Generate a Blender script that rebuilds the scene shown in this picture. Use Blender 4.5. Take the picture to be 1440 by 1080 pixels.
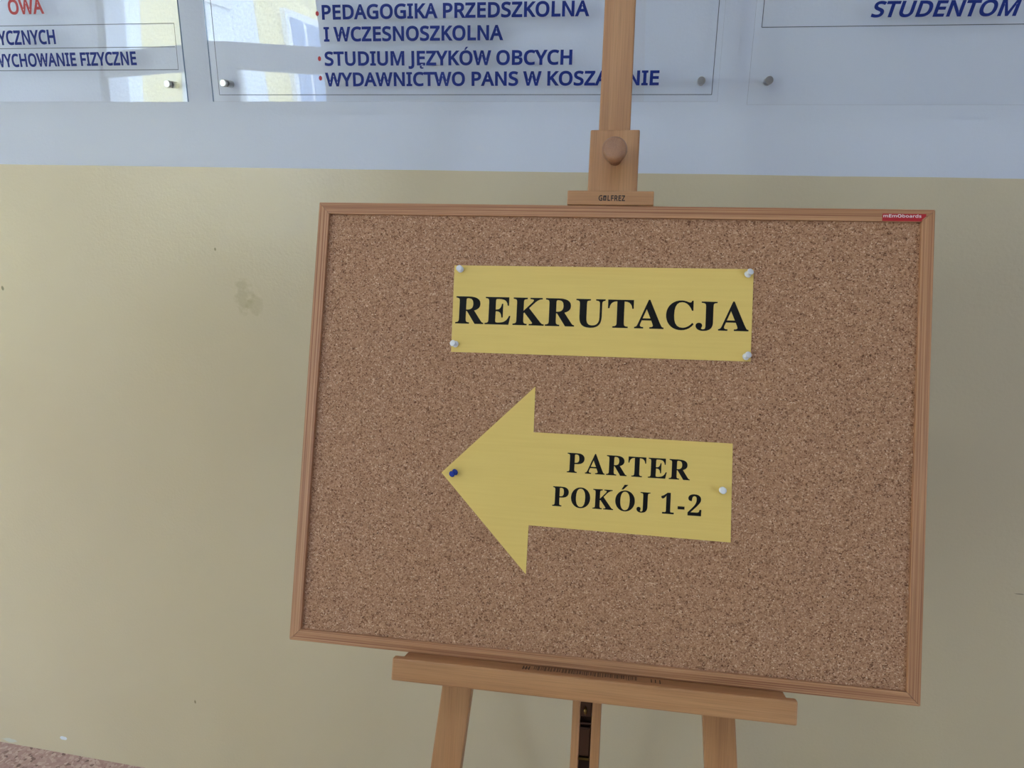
import bpy, bmesh, math
from mathutils import Vector, Matrix
from mathutils.geometry import delaunay_2d_cdt

scene = bpy.context.scene
C = scene.collection
for o in list(bpy.data.objects):
    bpy.data.objects.remove(o)

# ------------------------------------------------------------------ camera
def rot(a, b, c):
    return (Matrix.Rotation(a, 3, 'Z') @ Matrix.Rotation(b, 3, 'X') @ Matrix.Rotation(c, 3, 'Y'))

cam_data = bpy.data.cameras.new('camera')
cam = bpy.data.objects.new('camera', cam_data)
C.objects.link(cam)
scene.camera = cam
cam_data.sensor_width = 36.0
cam_data.lens = 1063.594 * 36.0 / 1440.0
cam_data.clip_start = 0.02
Rc = rot(0.192573, -0.297719, -0.0125336)
cam.matrix_world = Matrix.Translation((0, -1.368829, 1.536216)) @ (Rc @ Matrix.Rotation(math.pi/2, 3, 'X')).to_4x4()

# ------------------------------------------------------------------ sky and exposure
world = bpy.data.worlds.new('world')
scene.world = world
world.use_nodes = True
wn = world.node_tree.nodes
wn['Background'].inputs[0].default_value = (0.69, 0.82, 1.0, 1)
wn['Background'].inputs[1].default_value = 15.2

scene.view_settings.view_transform = 'Standard'
scene.view_settings.look = 'None'
scene.view_settings.gamma = 1.0
scene.view_settings.use_curve_mapping = False
scene.view_settings.exposure = 0.18

# room dimensions
XL, XR, YF, ZC = -4.5, 5.2, -3.2, 3.1
# openings in the window wall (the right one unseen, added for light): x0, x1, z0, z1
OPEN = [(-3.50, -2.055, 0.82, 2.75), (2.9, 4.4, 0.82, 2.75)]
# unseen glazing added at the left corridor end to brighten the room: y0, y1, z0, z1
ENDG = (-2.95, -2.05, .10, 2.90)
ld = bpy.data.lights.new('glazing_portal', 'AREA')
ld.shape = 'RECTANGLE'; ld.size = ENDG[3]-ENDG[2]; ld.size_y = ENDG[1]-ENDG[0]
ld.cycles.is_portal = True
lo = bpy.data.objects.new('glazing_portal', ld); C.objects.link(lo)
lo.location = (XL-.16, (ENDG[0]+ENDG[1])/2, (ENDG[2]+ENDG[3])/2)
lo.rotation_euler = (0, -math.pi/2, 0)             # -Z axis to +X, into the room
# sky portals: they only guide the sampling of the sky through each window
for i, (x0, x1, z0, z1) in enumerate(OPEN):
    ld = bpy.data.lights.new('window_portal', 'AREA')
    ld.shape = 'RECTANGLE'; ld.size = x1-x0; ld.size_y = z1-z0
    ld.cycles.is_portal = True
    lo = bpy.data.objects.new('window_portal', ld); C.objects.link(lo)
    lo.location = ((x0+x1)/2, YF-0.20, (z0+z1)/2)
    lo.rotation_euler = (math.pi/2, 0, 0)      # -Z axis to +Y, into the room

# ------------------------------------------------------------------ materials
def srgb(r, g, b):
    f = lambda v: (v/255/12.92) if v/255 <= .04045 else ((v/255+.055)/1.055)**2.4
    return (f(r), f(g), f(b), 1)

def mat(name):
    m = bpy.data.materials.new(name); m.use_nodes = True
    return m, m.node_tree.nodes, m.node_tree.links, m.node_tree.nodes['Principled BSDF']

def N(nodes, kind, **kw):
    n = nodes.new(kind)
    for k, v in kw.items():
        if k.startswith('in_'):
            key = k[3:]
            n.inputs[int(key) if key.isdigit() else key].default_value = v
        else:
            setattr(n, k, v)
    return n

def ramp(nodes, links, src, stops):
    r = nodes.new('ShaderNodeValToRGB'); e = r.color_ramp.elements
    while len(e) < len(stops): e.new(0.5)
    for el, (p, c) in zip(e, stops): el.position = p; el.color = c
    links.new(src, r.inputs[0])
    return r.outputs[0]

def mixc(nodes, links, fac, a, b, mode='MIX'):
    m = nodes.new('ShaderNodeMix'); m.data_type = 'RGBA'; m.blend_type = mode
    for s, v in ((m.inputs[0], fac), (m.inputs[6], a), (m.inputs[7], b)):
        if isinstance(v, (int, float, tuple)): s.default_value = v
        else: links.new(v, s)
    return m.outputs[2]

def plain(name, col, rough=.5, metal=0, spec=.5):
    m, n, l, p = mat(name)
    p.inputs['Base Color'].default_value = col; p.inputs['Roughness'].default_value = rough
    p.inputs['Metallic'].default_value = metal; p.inputs['Specular IOR Level'].default_value = spec
    return m

def math_node(n, l, op, a, b=None, c=None):
    m = n.new('ShaderNodeMath'); m.operation = op
    for i, v in enumerate((a, b, c)):
        if v is None: continue
        if isinstance(v, (int, float)): m.inputs[i].default_value = v
        else: l.new(v, m.inputs[i])
    return m.outputs[0]

def wall_material(name, marks):
    m, n, l, p = mat(name)
    tc = N(n, 'ShaderNodeTexCoord'); sep = N(n, 'ShaderNodeSeparateXYZ'); l.new(tc.outputs['Object'], sep.inputs[0])
    # painted dado up to 1.5 m, its edge not quite level
    edge = math_node(n, l, 'MULTIPLY_ADD', sep.outputs[0], 0.0029, 1.5022)
    wob = N(n, 'ShaderNodeTexNoise', in_Scale=6.0); l.new(tc.outputs['Object'], wob.inputs['Vector'])
    edge2 = math_node(n, l, 'MULTIPLY_ADD', wob.outputs[0], 0.003, edge)
    up = math_node(n, l, 'GREATER_THAN', sep.outputs[2], edge2)
    big = N(n, 'ShaderNodeTexNoise', in_Scale=1.7, in_Detail=3.0); l.new(tc.outputs['Object'], big.inputs['Vector'])
    beige = ramp(n, l, big.outputs[0], [(0.3, DADO_A), (0.7, DADO_B)])
    white = ramp(n, l, big.outputs[0], [(0.3, WHITE_A), (0.7, WHITE_B)])
    col = mixc(n, l, up, beige, white)
    if marks:
        fine = N(n, 'ShaderNodeTexNoise', in_Scale=55.0, in_Detail=4.0); l.new(tc.outputs['Object'], fine.inputs['Vector'])
        for (x, z, rx, rz, amt, c) in marks:
            dx = math_node(n, l, 'MULTIPLY', math_node(n, l, 'SUBTRACT', sep.outputs[0], x), 1/rx)
            dz = math_node(n, l, 'MULTIPLY', math_node(n, l, 'SUBTRACT', sep.outputs[2], z), 1/rz)
            d = math_node(n, l, 'ADD', math_node(n, l, 'MULTIPLY', dx, dx), math_node(n, l, 'MULTIPLY', dz, dz))
            d = math_node(n, l, 'MULTIPLY_ADD', math_node(n, l, 'SUBTRACT', fine.outputs[0], .5), 3.0, d)
            mr = N(n, 'ShaderNodeMapRange', in_1=1.0, in_2=(.3 if amt < .9 else .9), in_3=0.0, in_4=amt); l.new(d, mr.inputs[0])
            col = mixc(n, l, mr.outputs[0], col, c)
        # thin crack at the right
    l.new(col, p.inputs['Base Color'])
    ro = N(n, 'ShaderNodeMapRange', in_1=0., in_2=1., in_3=.24, in_4=.75); l.new(up, ro.inputs[0])
    l.new(ro.outputs[0], p.inputs['Roughness'])
    peel = N(n, 'ShaderNodeTexNoise', in_Scale=160.0, in_Detail=2.0); l.new(tc.outputs['Object'], peel.inputs['Vector'])
    wav = N(n, 'ShaderNodeTexNoise', in_Scale=9.0, in_Detail=2.0); l.new(tc.outputs['Object'], wav.inputs['Vector'])
    h = math_node(n, l, 'MULTIPLY_ADD', wav.outputs[0], 4.0, peel.outputs[0])
    b = N(n, 'ShaderNodeBump', in_Strength=.35, in_Distance=.0012); l.new(h, b.inputs['Height'])
    l.new(b.outputs[0], p.inputs['Normal'])
    return m

DADO_A, DADO_B = srgb(204, 191, 162), srgb(208, 196, 168)
WHITE_A, WHITE_B = srgb(204, 211, 225), srgb(208, 215, 229)
M = {}
M['wall'] = wall_material('painted_wall', [
    (-0.817, 1.2520, .022, .040, .28, srgb(150, 138, 95)),
    (-0.797, 1.2350, .022, .022, .22, srgb(150, 138, 95)),
    (-1.456, 0.0505, .0125, .0055, 1.0, srgb(225, 232, 240)),
    (-1.63, 0.0115, .022, .007, .7, srgb(205, 212, 205)),
    (-1.383, 1.2440, .0035, .0055, .8, srgb(120, 118, 95)),
    (-0.870, 1.3450, .0025, .004, .8, srgb(130, 122, 95)),
    (0.684, .7745, .012, .0012, .8, srgb(105, 96, 90)),
    (-1.050, 0.2350, .003, .006, .8, srgb(125, 112, 85)),
])
M['wall_plain'] = wall_material('painted_wall_plain', [])
M['ceiling'] = plain('ceiling_paint', srgb(225, 225, 225), .8)

def terrazzo():
    m, n, l, p = mat('terrazzo')
    tc = N(n, 'ShaderNodeTexCoord')
    v = N(n, 'ShaderNodeTexVoronoi', in_Scale=130.0); l.new(tc.outputs['Object'], v.inputs['Vector'])
    s = N(n, 'ShaderNodeSeparateColor'); l.new(v.outputs['Color'], s.inputs[0])
    c = ramp(n, l, s.outputs[0], [(0.0, srgb(110, 84, 78)), (0.12, srgb(172, 138, 130)), (0.6, srgb(186, 154, 146)), (0.95, srgb(206, 182, 172))])
    l.new(c, p.inputs['Base Color']); p.inputs['Roughness'].default_value = .35
    return m
M['terrazzo'] = terrazzo()

def wood(name, light, mid, dark, rings=60.0, contrast=.5, rough=.45, fine=.5):
    """Grain runs along x of the 'grain' attribute."""
    m, n, l, p = mat(name)
    at = N(n, 'ShaderNodeAttribute', attribute_name='grain')
    mp = N(n, 'ShaderNodeMapping'); mp.inputs['Scale'].default_value = (1.6, rings, rings*.9); l.new(at.outputs['Vector'], mp.inputs[0])
    warp = N(n, 'ShaderNodeTexNoise', in_Scale=1.0, in_Detail=3.0, in_Distortion=.7); l.new(mp.outputs[0], warp.inputs['Vector'])
    mp2 = N(n, 'ShaderNodeMapping'); mp2.inputs['Scale'].default_value = (14, 950, 950); l.new(at.outputs['Vector'], mp2.inputs[0])
    fib = N(n, 'ShaderNodeTexNoise', in_Scale=1.0, in_Detail=2.0); l.new(mp2.outputs[0], fib.inputs['Vector'])
    mp3 = N(n, 'ShaderNodeMapping'); mp3.inputs['Scale'].default_value = (2.5, 9, 9); l.new(at.outputs['Vector'], mp3.inputs[0])
    blot = N(n, 'ShaderNodeTexNoise', in_Scale=1.0, in_Detail=2.0); l.new(mp3.outputs[0], blot.inputs['Vector'])
    a = ramp(n, l, warp.outputs[0], [(.5-contrast*.4, dark), (.5, mid), (.5+contrast*.4, light)])
    f = ramp(n, l, fib.outputs[0], [(.3, (1-.35*fine,)*3+(1,)), (.6, (1, 1, 1, 1))])
    c = mixc(n, l, 1.0, a, f, 'MULTIPLY')
    g = ramp(n, l, blot.outputs[0], [(.3, (.86, .84, .82, 1)), (.65, (1.0, 1.0, 1.0, 1))])
    c = mixc(n, l, 1.0, c, g, 'MULTIPLY')
    l.new(c, p.inputs['Base Color']); p.inputs['Roughness'].default_value = rough
    b = N(n, 'ShaderNodeBump', in_Strength=.15, in_Distance=.0004); l.new(fib.outputs[0], b.inputs['Height']); l.new(b.outputs[0], p.inputs['Normal'])
    return m
M['beech'] = wood('beech_wood', srgb(200, 152, 108), srgb(188, 138, 95), srgb(170, 120, 81), 45, .7, .42)
M['pine'] = wood('pine_wood', srgb(208, 160, 118), srgb(190, 138, 100), srgb(152, 98, 68), 620, .42, .45)
M['end_beech'] = wood('turned_beech', srgb(176, 132, 102), srgb(164, 120, 92), srgb(146, 104, 78), 60, .7, .4)
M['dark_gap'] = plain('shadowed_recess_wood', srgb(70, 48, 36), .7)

def cork():
    m, n, l, p = mat('cork')
    tc = N(n, 'ShaderNodeTexCoord')
    nz = N(n, 'ShaderNodeTexNoise', in_Scale=220.0, in_Detail=2.0); l.new(tc.outputs['Object'], nz.inputs['Vector'])
    add = N(n, 'ShaderNodeVectorMath', operation='MULTIPLY_ADD'); l.new(nz.outputs['Color'], add.inputs[0]); add.inputs[1].default_value = (.0025,)*3; l.new(tc.outputs['Object'], add.inputs[2])
    v = N(n, 'ShaderNodeTexVoronoi', in_Scale=700.0); l.new(add.outputs[0], v.inputs['Vector'])
    s = N(n, 'ShaderNodeSeparateColor'); l.new(v.outputs['Color'], s.inputs[0])
    c = ramp(n, l, s.outputs[0], [(0.0, srgb(108, 74, 54)), (.10, srgb(146, 105, 79)), (.30, srgb(170, 129, 101)), (.80, srgb(183, 142, 113)), (.95, srgb(200, 162, 134)), (1.0, srgb(216, 186, 158))])
    v2 = N(n, 'ShaderNodeTexVoronoi', in_Scale=330.0); l.new(add.outputs[0], v2.inputs['Vector'])
    s2 = N(n, 'ShaderNodeSeparateColor'); l.new(v2.outputs['Color'], s2.inputs[0])
    c2 = ramp(n, l, s2.outputs[0], [(0, (.6, .56, .54, 1)), (.06, (.92, .90, .89, 1)), (.5, (1, 1, 1, 1)), (1.0, (1.08, 1.08, 1.08, 1))])
    c = mixc(n, l, 1.0, c, c2, 'MULTIPLY')
    l.new(c, p.inputs['Base Color']); p.inputs['Roughness'].default_value = .9; p.inputs['Specular IOR Level'].default_value = .2
    b = N(n, 'ShaderNodeBump', in_Strength=.5, in_Distance=.0006); l.new(v.outputs['Distance'], b.inputs['Height']); l.new(b.outputs[0], p.inputs['Normal'])
    return m
M['cork'] = cork()

def paper():
    m, n, l, p = mat('yellow_paper')
    tc = N(n, 'ShaderNodeTexCoord')
    mp = N(n, 'ShaderNodeMapping'); mp.inputs['Scale'].default_value = (3, 3, 90); l.new(tc.outputs['Object'], mp.inputs[0])
    nz = N(n, 'ShaderNodeTexNoise', in_Scale=3.0, in_Detail=4.0); l.new(mp.outputs[0], nz.inputs['Vector'])
    c = ramp(n, l, nz.outputs[0], [(.3, srgb(231, 200, 114)), (.7, srgb(235, 205, 119))])
    l.new(c, p.inputs['Base Color']); p.inputs['Roughness'].default_value = .55
    p.inputs['Specular IOR Level'].default_value = .35
    return m
M['paper'] = paper()
M['ink'] = plain('black_print', srgb(10, 8, 12), .6, 0, .25)
M['burnt'] = plain('dark_stamp_ink', srgb(38, 28, 24), .6)
M['stamp'] = plain('faded_stamp_ink', srgb(112, 82, 64), .6)
M['blue_print'] = plain('navy_print', srgb(10, 38, 122), .6, 0, .3)
M['red_print'] = plain('crimson_print', srgb(168, 30, 40), .5)
M['line_print'] = plain('grey_line_print', srgb(78, 88, 100), .5)
M['red_label'] = plain('red_label', srgb(178, 30, 40), .4)
M['white_print'] = plain('white_print', srgb(235, 225, 228), .5)
M['pin_white'] = plain('white_plastic', srgb(228, 230, 236), .3)
M['pin_blue'] = plain('blue_plastic', srgb(12, 50, 150), .2)
M['steel'] = plain('brushed_steel', srgb(178, 176, 172), .28, 1)
M['needle'] = plain('pin_steel', srgb(190, 190, 190), .2, 1)
M['brass'] = plain('antique_brass', srgb(120, 98, 58), .3, 1)
M['dark_metal'] = plain('dark_metal', srgb(104, 78, 66), .35, .8)
M['white_frame'] = plain('white_window_paint', srgb(228, 230, 232), .4)
M['render_yellow'] = plain('yellow_render', srgb(238, 222, 160), .85)
M['render_white'] = plain('white_render', srgb(225, 232, 240), .85)
M['roof'] = plain('roof_sheet', srgb(120, 90, 80), .7)
M['asphalt'] = plain('asphalt', srgb(135, 135, 130), .9)
M['door_paint'] = plain('grey_door_paint', srgb(150, 155, 160), .4)
M['fill_lamp_case'] = plain('fill_lamp_case', srgb(230, 230, 230), .4)

def sheet(name, gain, tint):
    """Clear sheet: straight-through view plus a mirror reflection by Fresnel."""
    m, n, l, p = mat(name)
    n.remove(p)
    out = [x for x in n if x.type == 'OUTPUT_MATERIAL'][0]
    tr = N(n, 'ShaderNodeBsdfTransparent'); tr.inputs[0].default_value = tint
    gl = N(n, 'ShaderNodeBsdfGlossy', in_Roughness=0.0); gl.inputs[0].default_value = (1, 1, 1, 1)
    fr = N(n, 'ShaderNodeFresnel')
    geo = N(n, 'ShaderNodeNewGeometry')            # same reflectance from either face of the thin sheet
    l.new(math_node(n, l, 'MULTIPLY_ADD', geo.outputs['Backfacing'], 1/1.49-1.49, 1.49), fr.inputs['IOR'])
    k = math_node(n, l, 'MULTIPLY', fr.outputs[0], gain)
    mx = N(n, 'ShaderNodeMixShader'); l.new(k, mx.inputs[0]); l.new(tr.outputs[0], mx.inputs[1]); l.new(gl.outputs[0], mx.inputs[2])
    l.new(mx.outputs[0], out.inputs[0])
    return m
M['acrylic'] = sheet('clear_acrylic', 1.0, (1, 1, 1, 1))
M['acrylic_edge'] = plain('acrylic_edge', srgb(120, 140, 165), .2)
M['pane'] = sheet('window_pane_glass', 1.0, (.97, .98, .98, 1))

# ------------------------------------------------------------------ builders
def link(name, me, material=None, parent=None, kind=None):
    o = bpy.data.objects.new(name, me); C.objects.link(o)
    if material is not None:
        for mm in (material if isinstance(material, (list, tuple)) else [material]): me.materials.append(mm)
    if parent is not None: o.parent = parent
    if kind: o['kind'] = kind
    return o

def from_bm(name, bm, material, parent=None, kind=None, smooth=False):
    me = bpy.data.meshes.new(name)
    bmesh.ops.recalc_face_normals(bm, faces=bm.faces)
    bm.to_mesh(me); bm.free()
    if smooth:
        for f in me.polygons: f.use_smooth = True
    return link(name, me, material, parent, kind)

def add_box(bm, x0, x1, y0, y1, z0, z1, bev=0.0):
    vs = [bm.verts.new((x, y, z)) for x in (x0, x1) for y in (y0, y1) for z in (z0, z1)]
    idx = [(0, 1, 3, 2), (4, 6, 7, 5), (0, 4, 5, 1), (2, 3, 7, 6), (0, 2, 6, 4), (1, 5, 7, 3)]
    fs = [bm.faces.new([vs[i] for i in q]) for q in idx]
    if bev > 0:
        es = list({e for f in fs for e in f.edges})
        bmesh.ops.bevel(bm, geom=es, offset=bev, segments=2, profile=.5, affect='EDGES')
    return vs

def box(name, dims, material, parent=None, kind=None, bev=0.0):
    bm = bmesh.new(); add_box(bm, *dims, bev=bev)
    return from_bm(name, bm, material, parent, kind)

def grain(o, axis, off=(0, 0, 0)):
    """Store a per-vertex wood coordinate whose x runs along the given axis."""
    me = o.data
    a = me.attributes.new('grain', 'FLOAT_VECTOR', 'POINT')
    for v, d in zip(me.vertices, a.data):
        c = v.co
        q = {'x': (c.x, c.y, c.z), 'z': (c.z, c.y, c.x), 'y': (c.y, c.x, c.z)}[axis]
        d.vector = (q[0]+off[0], q[1]+off[1], q[2]+off[2])

def empty(name, label, cat, mw, group=None):
    o = bpy.data.objects.new(name, None); C.objects.link(o); o.empty_display_size = .05
    o.matrix_world = mw
    o['label'] = label; o['category'] = cat
    if group: o['group'] = group
    return o

def tag(o, label, cat, group=None):
    o['label'] = label; o['category'] = cat
    if group: o['group'] = group
    return o

def lathe(bm, prof, seg=28, axis='-y', cx=0, cy=0, cz=0):
    """prof: (radius, height) pairs; height runs along -y (towards the room)."""
    rings = []
    for r, h in prof:
        if r < 1e-6: rings.append([bm.verts.new((cx, cy-h, cz))])
        else: rings.append([bm.verts.new((cx+r*math.cos(2*math.pi*i/seg), cy-h, cz+r*math.sin(2*math.pi*i/seg))) for i in range(seg)])
    for a, b in zip(rings, rings[1:]):
        for i in range(seg):
            j = (i+1) % seg
            if len(a) == 1 and len(b) == 1: continue
            if len(a) == 1: bm.faces.new((a[0], b[i], b[j]))
            elif len(b) == 1: bm.faces.new((a[i], a[j], b[0]))
            else: bm.faces.new((a[i], a[j], b[j], b[i]))

def inside(pt, poly):
    x, y = pt; c = False
    for i in range(len(poly)):
        (x1, y1), (x2, y2) = poly[i], poly[i-1]
        if (y1 > y) != (y2 > y) and x < (x2-x1)*(y-y1)/(y2-y1)+x1: c = not c
    return c

def plane_poly(name, loops, n_front, thick, material, parent=None, warp=None):
    """Flat outline in the x-z plane (loops, holes allowed), front at y=-n_front, given thickness."""
    bm = bmesh.new()
    add_poly(bm, loops, n_front, thick, warp)
    return from_bm(name, bm, material, parent)

def add_poly(bm, loops, n_front, thick, warp=None):
    w = warp or (lambda x, z: 0.0)
    flat = [p for L in loops for p in L]
    eds = []; k = 0
    for L in loops:
        eds += [(k+i, k+(i+1) % len(L)) for i in range(len(L))]; k += len(L)
    sc_ = 1.0/max(1e-9, max(abs(p[0]-flat[0][0])+abs(p[1]-flat[0][1]) for p in flat))
    org = flat[0]
    cv, ce, cf, ov, oe, of = delaunay_2d_cdt([Vector(((x-org[0])*sc_, (z-org[1])*sc_)) for x, z in flat], eds, [], 0, 1e-6)
    P = [(v[0]/sc_+org[0], v[1]/sc_+org[1]) for v in cv]
    tris = []
    for f in cf:
        c = (sum(P[i][0] for i in f)/len(f), sum(P[i][1] for i in f)/len(f))
        if sum(inside(c, L) for L in loops) % 2: tris.append(list(f))
    fr = [bm.verts.new((x, -n_front+w(x, z), z)) for x, z in P]
    if thick > 0:
        bk = [bm.verts.new((x, -n_front+thick+w(x, z), z)) for x, z in P]
    cnt = {}
    for f in tris:
        for a, b in zip(f, f[1:]+f[:1]): cnt[frozenset((a, b))] = cnt.get(frozenset((a, b)), 0)+1
    for f in tris:
        bm.faces.new([fr[i] for i in f])
        if thick > 0:
            bm.faces.new([bk[i] for i in reversed(f)])
            for a, b in zip(f, f[1:]+f[:1]):
                if cnt[frozenset((a, b))] == 1: bm.faces.new((fr[a], bk[a], bk[b], fr[b]))
    bmesh.ops.delete(bm, geom=[v for v in bm.verts if not v.link_faces], context='VERTS')

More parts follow.
